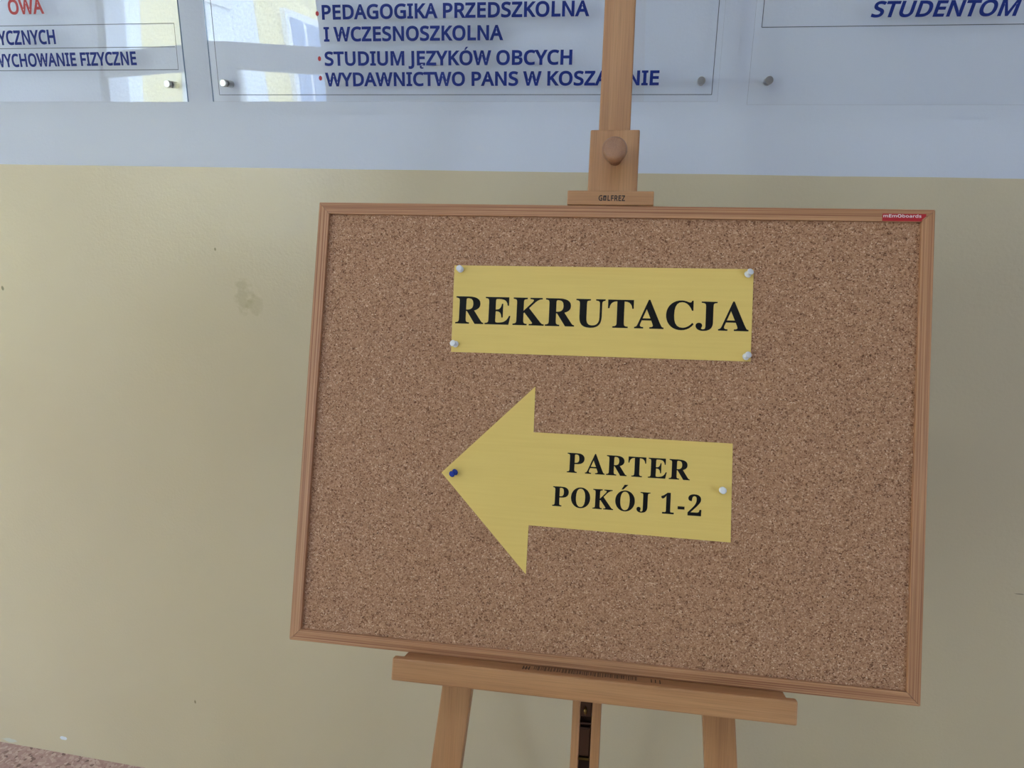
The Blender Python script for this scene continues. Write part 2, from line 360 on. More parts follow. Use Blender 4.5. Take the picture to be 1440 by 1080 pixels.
# letter outlines, cap height = 1000 units: key, advance | outline | outline ...
GLYPHS = """sA,925|-73 -50 357 1054 538 1054 967 -50 729 -50 609 260 281 260 162 -50|361 472 533 472 446 707 431 749 412 811 447 806 471 775 449 708;sB,940|86 -50 86 1050 423 1050 543 1044 646 1024 732 988 799 930 839 849 851 753 845 686 825 626 791 573 744 530 686 500 661 493 661 565 664 564 707 550 749 532 787 507 821 475 849 437 869 392 881 341 885 283 873 187 836 103 773 35 692 -13 596 -41 489 -50|312 624 445 624 516 628 564 640 591 655 606 673 617 700 621 738 616 773 604 797 585 814 552 828 498 838 426 842 312 842|312 156 462 156 535 162 584 176 614 195 633 221 646 254 650 294 646 330 633 359 614 382 582 401 529 414 452 419 312 419;sC,915|545 -64 441 -57 347 -33 264 6 193 60 135 128 91 208 60 297 41 395 35 502 42 605 62 701 96 790 143 870 204 937 278 992 364 1032 460 1056 566 1064 674 1057 773 1036 910 982 817 786 674 839 640 847 604 852 566 853 478 843 407 812 349 763 305 694 278 606 269 500 277 394 303 306 344 237 399 188 471 158 564 147 679 157 853 200 853 -12 695 -54;sD,1052|86 -50 86 1050 446 1050 547 1043 642 1023 729 989 805 940 869 878 921 804 958 717 980 618 987 510 981 407 963 314 933 229 889 155 833 92 767 40 691 0 607 -28 515 -45 416 -50|312 158 395 158 531 173 630 214 697 280 739 376 754 506 744 617 715 702 670 763 608 806 527 833 423 842 312 842;sE,809|86 -50 86 1050 745 1050 745 839 312 839 312 627 719 627 719 418 312 418 312 161 745 161 745 -50;sF,757|86 -50 86 1050 745 1050 745 839 312 839 312 585 718 585 718 374 312 374 312 -50;sG,1050|563 -64 459 -57 363 -34 277 5 204 58 143 125 96 204 62 294 42 393 35 500 43 607 65 706 103 795 155 874 221 941 300 994 391 1033 492 1057 603 1064 662 1062 718 1057 773 1048 825 1035 874 1020 969 983 882 784 721 838 682 847 640 852 598 853 498 842 418 812 354 761 307 692 277 606 267 499 271 430 283 366 302 309 328 261 361 221 403 189 454 165 517 151 594 145 699 152 740 160 740 366 520 366 520 578 966 578 966 1 875 -27 817 -40 760 -51 699 -58 634 -63;sH,1068|86 -50 86 1050 312 1050 312 627 725 627 725 1050 951 1050 951 -50 725 -50 725 416 312 416 312 -50;sI,505|6 -50 6 113 124 139 124 860 6 888 6 1050 467 1050 467 888 350 860 350 139 467 113 467 -50;sJ,412|-5 -316 -74 -311 -159 -285 -159 -80 -55 -102 -8 -105 8 -104 23 -101 37 -96 47 -90 57 -81 65 -69 72 -51 77 -27 79 7 79 1050 305 1050 305 13 296 -83 268 -167 219 -233 154 -280 79 -308;sK,897|86 -50 86 1050 312 1050 294 591 311 636 397 731 682 1050 944 1041 520 561 965 -50 693 -50 356 404 312 365 312 -50;sL,764|86 -50 86 1050 312 1050 312 162 749 162 749 -50;sM,1300|86 -50 86 1050 357 1050 631 270 915 1050 1184 1050 1184 -50 960 -50 960 615 963 761 1011 837 715 -50 542 -50 256 834 299 761 302 607 302 -50;sN,1094|86 -50 86 1050 309 1050 795 244 767 239 763 336 761 435 761 1050 979 1050 979 -50 754 -50 266 765 299 710 302 559 302 -50;sO,1124|548 -64 442 -56 347 -33 263 8 192 63 134 131 90 211 59 300 41 398 35 503 41 607 59 704 90 792 134 871 192 939 263 994 347 1034 443 1058 549 1066 652 1058 745 1034 828 994 898 940 956 873 1001 793 1033 704 1052 607 1058 501 1052 396 1033 299 1001 209 956 130 898 63 828 8 745 -33 651 -56|548 146 638 156 706 186 757 234 794 304 817 393 825 501 817 610 794 699 757 767 706 815 639 844 549 854 459 844 390 815 339 766 301 698 277 610 269 501 277 393 301 304 338 235 390 186 458 156;sP,877|86 -50 86 1050 402 1050 528 1041 634 1012 719 962 779 891 815 805 826 707 821 644 807 585 783 527 747 473 698 427 636 389 563 361 476 345 378 339 312 339 312 -50|312 547 361 547 443 552 505 565 547 585 573 610 589 647 595 700 590 746 576 780 553 805 517 824 462 837 388 842 312 842;sR,901|86 -50 86 1050 413 1050 533 1042 636 1015 719 969 779 901 815 816 826 717 822 658 811 606 791 559 765 519 735 485 701 457 666 435 630 416 649 424 939 -50 674 -50 432 363 312 363 312 -50|312 570 410 570 477 574 525 588 557 606 577 631 590 665 595 710 590 756 577 788 557 808 524 825 473 837 403 841 312 841;sS,799|347 -64 289 -63 234 -58 182 -51 133 -40 89 -28 21 0 21 223 209 162 255 153 303 147 351 145 412 150 458 161 490 179 510 200 522 225 527 258 525 279 520 298 513 312 502 326 485 341 460 357 322 416 241 451 170 492 112 541 68 602 42 676 34 759 39 819 56 875 84 925 121 967 166 1002 218 1029 275 1049 337 1060 403 1064 460 1062 514 1057 565 1047 613 1035 658 1021 743 986 670 787 514 840 478 847 440 852 402 853 352 849 316 839 291 824 275 806 265 785 262 756 263 734 268 715 275 700 286 687 303 672 325 658 449 602 505 580 558 555 606 529 648 499 685 464 715 423 736 377 749 325 753 266 741 171 702 88 638 20 554 -27 457 -55;sT,809|276 -50 276 839 -36 839 -36 1050 813 1050 813 839 502 839 502 -50;sU,1054|506 -64 382 -52 274 -13 187 52 125 139 88 241 76 353 76 1050 302 1050 302 354 309 287 326 236 353 198 391 170 444 152 514 145 585 152 637 171 673 201 699 242 716 292 722 355 722 1050 946 1050 946 351 941 279 926 209 899 143 861 83 811 32 750 -10 679 -40 598 -58;sW,1333|243 -50 -48 1050 187 1050 353 401 382 274 352 194 324 281 357 410 544 1050 749 1050 943 406 977 275 949 196 920 274 950 403 1114 1050 1349 1050 1057 -50 853 -50 648 642 625 724 607 797 646 803 680 764 646 638 447 -50;sY,823|283 -50 283 370 -84 1050 167 1050 396 615 627 1050 877 1050 509 375 509 -50;sZ,831|3 -50 3 110 487 838 20 838 20 1050 782 1050 782 890 299 162 796 162 796 -50;bR,1043|27 -7 27 45 78 50 111 60 132 74 145 96 154 131 157 177 157 832 154 873 145 904 131 926 110 940 78 951 28 957 28 1007 477 1007 561 1004 636 997 703 983 761 965 811 941 873 888 911 819 923 735 914 664 886 604 840 554 776 514 703 488 954 115 998 61 1012 53 1029 47 1056 45 1062 -7 740 -7 439 459 407 459 407 177 410 131 418 96 431 74 453 60 486 50 538 45 538 -7|407 520 447 520 515 526 569 544 609 572 637 613 654 668 660 737 641 851 585 917 492 940 459 938 436 932 422 923 414 908 409 882 407 846;bE,975|24 -7 24 43 76 47 110 56 132 70 146 92 155 126 158 171 158 810 155 865 146 905 131 929 109 944 78 953 28 957 28 1007 883 1007 883 695 837 695 817 782 786 843 743 887 684 915 606 933 509 938 440 933 429 929 421 922 415 913 408 852 408 547 424 547 483 552 530 569 564 596 590 635 611 690 627 765 675 765 675 253 625 253 618 313 607 359 593 395 575 424 553 446 526 462 493 473 453 479 414 481 408 148 410 117 417 95 426 82 443 74 469 69 506 67 573 70 633 78 686 91 732 111 773 137 809 169 841 210 870 259 898 321 952 321 889 -7;bK,1125|28 -7 28 45 80 50 112 60 133 74 147 96 155 131 158 177 158 832 155 873 147 905 133 926 111 941 79 951 30 957 30 1007 539 1007 539 957 452 942 437 934 426 923 418 909 413 889 409 864 408 832 406 526 700 825 733 862 752 894 758 918 747 938 708 951 632 957 632 1007 1073 1007 1073 956 1048 956 997 949 943 929 886 896 825 848 762 787 604 625 1023 107 1073 61 1091 53 1113 48 1147 45 1147 -7 610 -7 610 45 671 47 704 52 717 59 724 67 726 75 722 90 710 112 689 140 437 459 408 432 408 177 411 131 420 96 433 74 454 60 487 50 539 45 539 -7;bU,1085|544 -35 420 -25 320 6 246 58 194 131 164 225 154 340 154 832 151 873 142 904 128 926 107 940 75 951 25 957 25 1007 535 1007 535 957 447 942 432 934 421 923 413 909 404 831 404 307 409 229 425 165 452 117 489 83 540 63 603 56 694 67 764 102 814 161 844 243 854 350 854 830 851 872 842 904 828 925 805 939 770 950 714 957 714 1007 1048 1007 1048 957 1003 948 975 936 956 921 944 900 937 869 935 830 935 398 931 311 920 235 901 168 874 112 839 66 764 10 665 -24;bT,933|195 -7 195 45 249 49 283 58 307 73 322 96 332 131 335 177 335 944 328 944 257 937 197 916 148 881 110 832 84 771 69 691 17 691 17 1007 908 1007 908 689 859 689 839 786 803 855 750 905 679 934 590 944 585 944 585 177 588 129 597 94 612 72 635 57 671 48 727 45 727 -7;bA,963|-26 -7 -26 46 6 50 28 58 47 72 65 93 83 125 101 166 448 1031 497 1029 850 193 908 79 926 61 947 51 980 46 980 -7 496 -7 496 46 567 53 604 72 615 101 592 176 550 284 232 284 179 153 173 128 171 107 182 74 214 54 272 47 287 47 287 -7|260 360 521 360 388 687;bC,1032|563 -31 468 -23 379 0 298 37 226 89 166 152 116 226 80 310 58 402 51 501 58 600 80 691 117 774 167 848 228 910 301 961 383 999 473 1022 569 1029 641 1023 721 1004 809 973 851 963 880 970 900 989 916 1029 966 1029 966 670 917 670 878 759 832 830 778 889 717 932 652 958 583 966 489 948 417 893 365 799 333 668 323 497 334 338 369 215 427 128 507 76 611 59 668 64 726 79 783 104 838 139 889 184 940 243 992 195 922 111 846 49 761 5 667 -22;bJ,730|239 -150 193 -147 150 -139 110 -124 75 -105 44 -81 19 -53 1 -21 -11 13 -14 50 -11 85 0 114 19 138 42 156 68 167 97 171 128 167 156 158 179 141 197 118 207 92 211 61 208 38 202 15 192 -6 176 -43 181 -64 198 -77 230 -81 261 -78 283 -68 299 -51 309 -26 315 7 317 47 317 805 316 842 312 872 306 896 297 914 283 928 266 938 242 946 211 952 167 957 167 1007 697 1007 697 957 658 952 631 947 611 940 596 930 584 917 577 900 567 805 567 194 554 71 515 -25 449 -95 357 -136;bP,922|27 -7 27 45 78 50 111 60 132 74 145 96 154 131 157 177 157 832 154 873 145 904 131 926 110 940 78 951 28 957 28 1007 469 1007 583 1003 674 992 740 973 788 947 828 915 861 877 886 833 900 783 905 728 895 649 863 579 810 522 736 479 643 453 531 444 407 444 407 177 410 131 418 96 431 74 453 60 486 50 538 45 538 -7|407 511 442 511 507 517 556 533 591 559 615 598 630 653 635 723 630 792 618 847 598 888 569 917 528 934 475 940 450 938 432 933 420 926 413 914 408 897 407 874;bO,1158|572 -31 500 -26 432 -13 367 10 307 40 252 78 202 122 158 173 122 229 92 291 71 357 58 427 53 500 58 573 71 642 92 708 122 770 159 826 203 877 254 922 310 960 371 990 438 1013 508 1026 583 1031 654 1026 723 1013 787 991 848 961 902 924 952 880 995 830 1032 774 1062 712 1084 645 1097 575 1101 500 1097 427 1084 357 1062 291 1032 229 995 173 950 122 900 78 844 40 782 10 716 -13 646 -26|581 34 669 52 737 107 786 199 816 331 826 500 824 588 815 667 801 737 782 798 757 850 706 915 644 953 571 966 483 948 415 893 366 801 336 669 326 500 328 412 337 334 351 264 370 203 395 151 447 86 509 47;b1,827|139 -4 139 82 264 82 286 84 304 91 317 101 326 118 332 142 334 174 335 906 239 799 209 775 178 760 148 756 124 759 103 769 84 786 69 809 61 837 58 871 160 908 198 927 241 953 287 986 391 1063 562 1063 562 174 563 146 568 123 576 105 588 93 607 85 633 82 756 82 756 -4;b2,827|48 -4 48 154 267 377 323 437 370 491 407 541 436 587 458 632 474 675 485 719 491 766 493 816 490 866 480 906 463 936 441 957 414 970 382 974 338 967 304 946 280 912 264 863 254 800 250 718 193 722 147 734 108 753 77 781 59 820 53 869 58 904 70 938 91 970 119 999 156 1024 201 1044 253 1060 314 1069 382 1072 484 1065 569 1042 636 1005 685 955 714 895 724 823 722 788 715 755 705 721 690 687 669 652 643 614 527 480 342 299 199 165 535 166 564 169 589 178 611 192 630 211 644 236 654 265 667 314 761 314 753 -4;sa,804|301 -44 231 -38 168 -18 112 17 68 67 43 132 34 209 45 287 79 354 135 407 212 444 308 468 423 478 522 481 522 496 518 548 507 583 490 605 467 620 436 630 396 634 361 632 327 627 294 618 168 567 109 714 170 743 211 759 255 773 303 784 353 791 404 793 492 786 567 764 627 725 670 669 695 597 702 513 702 -30 559 -30 541 48 540 47 504 15 464 -11 418 -30 364 -41|329 116 383 121 429 136 467 161 496 195 514 240 520 301 520 336 442 333 361 326 301 312 263 293 241 270 227 243 222 207 225 177 235 155 249 138 270 126 297 118;sb,879|476 -44 415 -40 362 -28 316 -8 278 17 245 46 228 65 256 65 230 -30 89 -30 89 1094 272 1094 272 805 270 715 268 681 228 681 245 702 277 732 316 758 362 778 415 790 476 793 570 782 653 746 723 686 774 603 805 499 814 375 804 252 774 148 722 64 652 4 569 -32|456 118 509 126 550 146 582 180 606 229 622 295 627 377 619 473 597 545 563 593 516 621 453 631 390 624 344 605 313 575 291 529 277 463 272 380 277 293 291 227 313 179 344 146 391 126;sd,879|384 -44 290 -32 207 4 138 64 87 147 57 250 47 374 57 498 87 602 139 686 208 746 291 783 386 795 445 791 498 779 543 759 582 733 615 705 633 684 595 684 593 706 589 764 589 1094 772 1094 772 -30 618 -30 605 39 615 49 583 20 544 -7 498 -28 445 -40|405 118 469 125 516 143 548 172 571 215 585 274 590 351 590 372 586 455 571 521 549 571 517 604 470 625 404 632 352 625 312 603 280 567 255 515 240 449 235 371 240 293 255 229 279 180 311 146 352 126;se,808|438 -44 366 -39 298 -23 236 3 180 40 133 87 96 145 68 212 52 287 47 370 52 452 66 527 91 594 125 653 168 703 218 743 276 772 340 789 409 795 475 790 536 774 590 749 638 713 677 669 708 618 731 559 744 495 748 427 748 322 238 322 242 280 262 222 292 178 332 147 382 128 445 121 488 122 528 127 563 133 715 185 715 13 579 -31 536 -38 489 -43|243 480 557 480 555 504 542 549 522 586 494 612 457 628 408 634 360 628 322 613 291 587 265 550 247 504;sl,379|89 -30 89 1094 272 1094 272 -30;sm,1328|89 -30 89 781 244 781 262 678 228 678 247 704 283 738 325 763 370 781 417 791 466 795 578 780 666 732 710 669 686 669 707 698 746 734 791 761 840 780 891 791 943 795 1027 787 1098 763 1155 721 1196 660 1219 582 1226 490 1226 -30 1044 -30 1044 481 1029 569 990 614 920 631 863 625 820 607 789 579 767 539 753 484 748 414 748 -30 567 -30 567 481 551 569 512 614 441 631 383 624 340 605 311 574 290 528 277 466 272 388 272 -30;sn,884|89 -30 89 781 244 781 262 678 229 678 249 705 287 738 332 763 380 781 429 791 481 795 569 787 644 763 705 721 749 661 774 583 782 490 782 -30 600 -30 600 478 584 567 540 614 461 631 395 624 347 604 315 573 292 527 277 466 272 388 272 -30;so,865|422 -44 353 -39 288 -22 229 6 176 44 131 93 95 151 68 218 52 294 47 377 58 498 92 600 149 684 226 746 319 783 425 795 496 789 561 773 621 745 674 707 718 659 754 601 781 535 797 460 802 376 791 256 757 152 699 68 622 5 529 -32|424 118 485 126 531 148 566 184 592 235 609 299 614 377 609 454 592 518 567 567 531 602 485 623 423 631 362 623 315 602 281 568 256 518 240 454 235 377 240 299 256 234 282 184 317 148 363 126;sr,596|89 -30 89 781 247 781 251 669 243 672 276 709 315 744 361 772 413 789 468 795 518 793 591 782 568 608 498 620 461 623 429 620 398 611 369 596 342 575 319 550 299 519 284 484 275 444 272 400 272 -30;ss,689|309 -44 256 -43 209 -38 167 -31 128 -21 92 -8 43 14 43 189 190 133 230 123 270 117 311 115 364 119 403 127 429 140 446 156 455 174 459 197 458 208 454 219 449 229 439 240 424 252 404 265 292 314 165 371 130 393 100 419 75 448 56 482 45 522 41 567 51 634 82 692 132 738 196 770 269 789 352 795 400 793 445 789 489 781 633 732 567 579 443 621 411 628 378 632 345 634 302 631 269 624 245 614 230 601 222 588 219 572 221 560 224 549 231 540 241 529 258 518 281 505 394 457 519 401 553 378 583 353 606 323 624 289 635 250 638 206 628 132 596 67 544 17 477 -17 398 -38;st,524|349 -44 307 -42 267 -34 228 -21 192 -2 160 26 134 62 114 106 102 158 99 218 99 625 -8 625 -8 734 106 785 157 953 282 953 282 781 499 781 499 625 282 625 282 223 285 186 294 159 307 141 324 128 345 120 370 117 423 121 505 140 505 -14 424 -37;su,884|383 -44 295 -36 219 -12 158 29 114 89 89 166 81 258 81 781 265 781 265 270 282 182 325 135 404 119 469 125 518 145 550 176 573 222 588 284 593 361 593 781 776 781 776 -30 621 -30 609 35 615 42 578 10 533 -14 485 -31 435 -41"""
G = {}
for item in GLYPHS.split(';'):
    head, *ls = item.split('|')
    key, adv = head.split(',')
    loops = []
    for s_ in ls:
        v = [int(t)/1000 for t in s_.split()]
        loops.append(list(zip(v[0::2], v[1::2])))
    G[key] = (int(adv)/1000, loops)
# J of the bold serif stands on the line
a_, L_ = G['bJ']
G['bJ'] = (a_, [[(x, (y+.143)/1.143*1.03-.03) for x, y in l] for l in L_])
def _sh(l, dx, dy, s=1.0): return [(x*s+dx, y*s+dy) for x, y in l]
acute = [(.30, 1.09), (.44, 1.32), (.62, 1.32), (.42, 1.09)]
G['sÓ'] = (G['sO'][0], G['sO'][1]+[_sh(acute, .10, 0)])
G['bÓ'] = (G['bO'][0], G['bO'][1]+[_sh([(.30, 1.09), (.46, 1.34), (.66, 1.34), (.40, 1.09)], .06, -.02)])
og = [(.52, .06), (.42, -.04), (.37, -.14), (.39, -.24), (.47, -.295), (.58, -.30), (.66, -.28), (.66, -.18), (.58, -.195), (.52, -.17), (.52, -.11), (.58, -.02), (.66, .04)]
G['sĘ'] = (G['sE'][0], G['sE'][1]+[_sh(og, -.06, 0)])
G['b-'] = (.48, [[(.06, .27), (.42, .27), (.42, .42), (.06, .42)]])
SQ = [(0.02, 0), (0.80, 0), (0.80, 1), (0.62, 1), (0.12, 1), (0.02, .9)]
G['s#'] = (.92, [SQ, [(.34, .2), (.34, .62), (.44, .78), (.54, .62), (.54, .2)]])

def text_loops(txt, style, x0, z0, x1, z1b, cap, shear=0.0, spread=0.0, space=.36):
    """Outline groups of a line of text running from (x0,z0) to (x1,z1b) with the given cap height."""
    pen = 0; items = []
    for ch in txt:
        if ch == ' ': pen += space; continue
        adv, loops = G[style+ch]; items.append((pen, loops)); pen += adv+spread
    xs = [px+p[0] for px, loops in items for l in loops for p in l]
    lo, hi = min(xs), max(xs)
    L = math.hypot(x1-x0, z1b-z0); ux, uz = (x1-x0)/L, (z1b-z0)/L; k = L/(hi-lo)
    res = []
    for px, loops in items:
        g = []
        for l in loops:
            g.append([(x0+ux*((px+x-lo)*k+shear*y*cap)-uz*y*cap, z0+uz*(px+x-lo)*k+ux*y*cap) for x, y in l])
        res.append(g)
    return res

def lettering(name, txt, style, p0, p1, cap, n_front, thick, material, parent, warp=None, **kw):
    bm = bmesh.new()
    for loops in text_loops(txt, style, p0[0], p0[1], p1[0], p1[1], cap, **kw):
        outer = [l for l in loops if not any(o is not l and inside(l[0], o) for o in loops)]
        for o in outer:
            holes = [l for l in loops if l is not o and inside(l[0], o)]
            add_poly(bm, [o]+holes, n_front, thick, warp)
    return from_bm(name, bm, material, parent)

# ------------------------------------------------------------------ room shell
box('floor', (XL, XR, YF-.3, .25, -.1, 0), M['terrazzo'], kind='structure')
box('ceiling', (XL, XR, YF-.3, .25, ZC, ZC+.1), M['ceiling'], kind='structure')
box('wall_back', (XL, XR, 0, .25, 0, ZC), M['wall'], kind='structure')
bm = bmesh.new()
add_box(bm, XL-.2, XL, YF-.3, ENDG[0], -.1, ZC+.1); add_box(bm, XL-.2, XL, ENDG[1], .25, -.1, ZC+.1)
add_box(bm, XL-.2, XL, ENDG[0], ENDG[1], -.1, ENDG[2]); add_box(bm, XL-.2, XL, ENDG[0], ENDG[1], ENDG[3], ZC+.1)
from_bm('wall_left', bm, M['wall_plain'], kind='structure')
wl = bpy.data.objects.new('window_3', None); C.objects.link(wl); wl['kind'] = 'structure'; wl.location = (XL-.1, ENDG[0], ENDG[2])  # frame of the added end glazing, out of view, there for extra daylight
EW, EH = ENDG[1]-ENDG[0], ENDG[3]-ENDG[2]
for y in (0, EW/2-.025, EW-.05): box('mullion', (-.03, .03, y, y+.05, 0, EH), M['white_frame'], wl, bev=.003)
for z_ in (0, 2.0, EH-.05): box('transom', (-.028, .028, 0, EW, z_, z_+.05), M['white_frame'], wl, bev=.003)
for k_ in range(2): box('pane', (-.003, .003, k_*EW/2+.026, (k_+1)*EW/2-.026, .05, EH-.05), M['pane'], wl)
box('wall_right', (XR, XR+.2, YF-.3, .25, -.1, ZC+.1), M['wall_plain'], kind='structure')
bm = bmesh.new()
xs = XL
for (x0, x1, z0, z1) in OPEN:
    add_box(bm, xs, x0, YF-.3, YF, 0, ZC)
    add_box(bm, x0, x1, YF-.3, YF, 0, z0)
    add_box(bm, x0, x1, YF-.3, YF, z1, ZC)
    xs = x1
add_box(bm, xs, XR, YF-.3, YF, 0, ZC)
from_bm('wall_front', bm, M['wall_plain'], kind='structure')

# opposite wall: left window reflects in the acrylic, right one is added for light
for k, (x0, x1, z0, z1) in enumerate(OPEN):
    fw = .05
    w = bpy.data.objects.new('window_%d' % (k+1), None); C.objects.link(w); w['kind'] = 'structure'
    w.location = (x0, YF-.055, z0)
    def part(name, dims, m, bev=.004):
        return box(name, dims, M[m], w, bev=bev)
    W_, H_ = x1-x0, z1-z0
    za, zb = 1.985-z0, 2.135-z0                     # transom bar
    mx = .62                                        # mullion of the lower casements
    part('frame', (-.005, 0.0, -.04, .04, 0, H_), 'white_frame', 0)
    part('frame', (W_, W_+.005, -.04, .04, 0, H_), 'white_frame', 0)
    part('frame', (0, W_, -.04, .04, H_-fw, H_), 'white_frame')
    part('frame', (0, W_, -.04, .04, 0, fw), 'white_frame')
    part('transom', (0, W_, -.04, .04, za, zb), 'white_frame')
    part('mullion', (mx, mx+.25, -.04, .04, fw, za), 'white_frame')
    part('pane', (0, W_, -.003, .003, zb, H_-fw), 'pane', 0)
    part('pane', (0, mx, -.003, .003, fw, za), 'pane', 0)
    part('pane', (mx+.25, W_, -.003, .003, fw, za), 'pane', 0)
    part('sill', (-.04, W_+.04, .0555, .20, -.03, 0), 'white_frame')

# unseen ceiling lamps added to raise the ambient light
lampm, n, l, p = mat('fill_lamp_diffuser')
p.inputs['Emission Color'].default_value = (.84, .92, 1.0, 1); p.inputs['Emission Strength'].default_value = 9.0
for i, x in enumerate((-3.0, -.4)):
    t = empty('fill_ceiling_lamp', ['added fill lamp on the ceiling at the left end of the corridor', 'added fill lamp on the ceiling above the cork board'][i], 'lamp', Matrix.Translation((x, -1.6, ZC)), 'added ceiling fill lamps')
    box('housing', (-.62, .62, -.1, .1, -.05, 0), M['fill_lamp_case'], t, bev=.004)
    box('diffuser', (-.6, .6, -.085, .085, -.065, -.0505), lampm, t, bev=.004)

# ------------------------------------------------------------------ outside, seen mirrored in the acrylic
box('ground_outside', (-40, 40, -45, YF-.31, -.45, -.35), M['asphalt'], kind='structure')
fd = Vector((.10507, -.99446, 0)).normalized()
ang = math.atan2(fd.y, fd.x)
bw = empty('building', 'pale yellow building wing with white windows across the yard', 'building',
           Matrix.Translation((-6.5, -3.6, -.35)) @ Matrix.Rotation(ang, 4, 'Z'))
# local x runs along the facade, local +y faces the yard
box('facade', (0, 16, -4, 0, 0, 5.6), M['render_yellow'], bw)
box('roof', (-.2, 16.2, -4.2, .35, 5.6, 5.75), M['roof'], bw)
def facade_panel(x0, x1, z0, z1, d, m='render_white', name='render_panel'):
    return box(name, (x0, x1, 0.001, d, z0+.35, z1+.35), M[m], bw)
facade_panel(2.6, 3.52, -.3, 5.2, .03)
facade_panel(3.52, 3.69, -.3, 5.2, .10, name='pilaster')
facade_panel(4.52, 5.93, -.3, 5.2, .05)
def facade_window(x0, x1, z0, z1, mull):
    f = facade_panel(x0, x1, z0, z1, .09, 'white_frame', 'window')
    g1 = facade_panel(x0+.1, mull-.035, z0+.1, z1-.1, .095, 'facade_glass', 'pane'); g1.parent = f
    g2 = facade_panel(mull+.035, x1-.1, z0+.1, z1-.1, .095, 'facade_glass', 'pane'); g2.parent = f
gm, n, l, p = mat('facade_glass')
p.inputs['Base Color'].default_value = srgb(112, 138, 178); p.inputs['Roughness'].default_value = .3
M['facade_glass'] = gm
for z0 in (0.3, 3.28):
    facade_window(4.60, 5.38, z0, z0+2.5 if z0 < 1 else 5.0, 4.99)
facade_window(6.63, 8.0, .6, 3.56, 7.12)
facade_window(10.2, 11.6, .6, 3.56, 10.9)

# ------------------------------------------------------------------ acrylic notice sheets on the wall
SY = -.022                                   # front face of the sheets
def sheet_thing(x0, x1, z0, z1, label, wk, wx, wz, ta=0.0):
    t = empty('notice_sheet', label, 'notice', Matrix.Translation(((x0+x1)/2, SY, z0)), 'clear acrylic notices along the wall')
    cx = (x0+x1)/2
    def warp(x, z):                          # slight twist of the bolted sheet
        return wk*.30*math.tanh((x+cx-wx)/.30)*.15*math.tanh((z+z0-wz)/.15)+ta*.35*math.tanh((x+cx-wx)/.35)
    bm = bmesh.new(); NX, NZ = 40, 60
    hx = (x1-x0)/2; h = z1-z0
    fr = {}; bk = {}
    for i in range(NX+1):
        for j in range(NZ+1):
            x = -hx+2*hx*i/NX; z = h*j/NZ; y = warp(x, z)
            fr[i, j] = bm.verts.new((x, y, z)); bk[i, j] = bm.verts.new((x, y+.004, z))
    ff = []
    for i in range(NX):
        for j in range(NZ):
            f = bm.faces.new((fr[i, j], fr[i+1, j], fr[i+1, j+1], fr[i, j+1])); f.smooth = True
            f = bm.faces.new((bk[i, j], bk[i, j+1], bk[i+1, j+1], bk[i+1, j])); f.smooth = True
    for i in range(NX):
        for j in (0, NZ):
            f = bm.faces.new((fr[i, j], fr[i+1, j], bk[i+1, j], bk[i, j])); f.material_index = 1
    for j in range(NZ):
        for i in (0, NX):
            f = bm.faces.new((fr[i, j], fr[i, j+1], bk[i, j+1], bk[i, j])); f.material_index = 1
    me = bpy.data.meshes.new('sheet'); bm.to_mesh(me); bm.free()
    s = link('sheet', me, [M['acrylic'], M['acrylic_edge']], t)
    me.set_sharp_from_angle(angle=.6)
    t['_cx'] = cx; t['_z0'] = z0
    return t, warp, cx, z0

def standoff(t, x, z, cx, z0, warp):
    wq = warp(x-cx, z-z0)
    s = bmesh.new(); lathe(s, [(0, -.0215+wq), (.006, -.0215+wq), (.006, -.0041), (0, -.0041)], 20, cx=x-cx, cy=warp(x-cx, z-z0), cz=z-z0)
    o = from_bm('spacer', s, M['steel'], t)
    s = bmesh.new(); lathe(s, [(0, .0002), (.0062, .0002), (.0064, .001), (.0064, .0065), (.0058, .0075), (0, .0077)], 24, cx=x-cx, cy=warp(x-cx, z-z0), cz=z-z0)
    o = from_bm('bolt_head', s, M['steel'], t)
    for f in o.data.polygons: f.use_smooth = True
    o.data.set_sharp_from_angle(angle=.7)

def line(bm, x0, z0, x1, z1, w, n, warp):
    """Thin printed line, subdivided so that it follows the sheet."""
    K = 12; L = math.hypot(x1-x0, z1-z0); px, pz = -(z1-z0)/L*w/2, (x1-x0)/L*w/2
    prev = None
    for i in range(K+1):
        x = x0+(x1-x0)*i/K; z = z0+(z1-z0)*i/K
        a = bm.verts.new((x+px, -n+warp(x, z), z+pz)); b = bm.verts.new((x-px, -n+warp(x, z), z-pz))
        if prev: bm.faces.new((prev[0], prev[1], b, a))
        prev = (a, b)

T_ = .0004
def sheet_text(t, txt, p0, p1, cap, material, warp, cx, z0, **kw):
    return lettering('lettering', txt, 's', (p0[0]-cx, p0[1]-z0), (p1[0]-cx, p1[1]-z0), cap, T_, 0, M[material], t, warp, **kw)

# left sheet
t, wp, cx, z0 = sheet_thing(-1.781, -.8815, 1.6177, 2.85, 'clear acrylic notice at the far left with WYCHOWANIE FIZYCZNE', -.035, -.89, 1.70, .007)
for x in (-1.745, -.9152):
    for z in (1.6483, 2.815): standoff(t, x, z, cx, z0, wp)
bm = bmesh.new()
for (a, b, c, d) in ((-1.76, 1.7533, -.8914, 1.7507), (-1.76, 1.7137, -.8948, 1.7117), (-1.76, 1.6740, -.893, 1.6732)):
    line(bm, a-cx, b-z0, c-cx, d-z0, .0011, T_, wp)
line(bm, -.8918-cx, 1.7507-z0, -.893-cx, 1.6732-z0, .0009, T_, wp)
line(bm, -1.76-cx, 1.7533-z0, -1.76-cx, 1.6740-z0, .0011, T_, wp)
from_bm('table_lines', bm, M['line_print'], t)
sheet_text(t, 'OWA', (-1.2320, 1.7721), (-1.1560, 1.7723), .0235, 'red_print', wp, cx, z0)
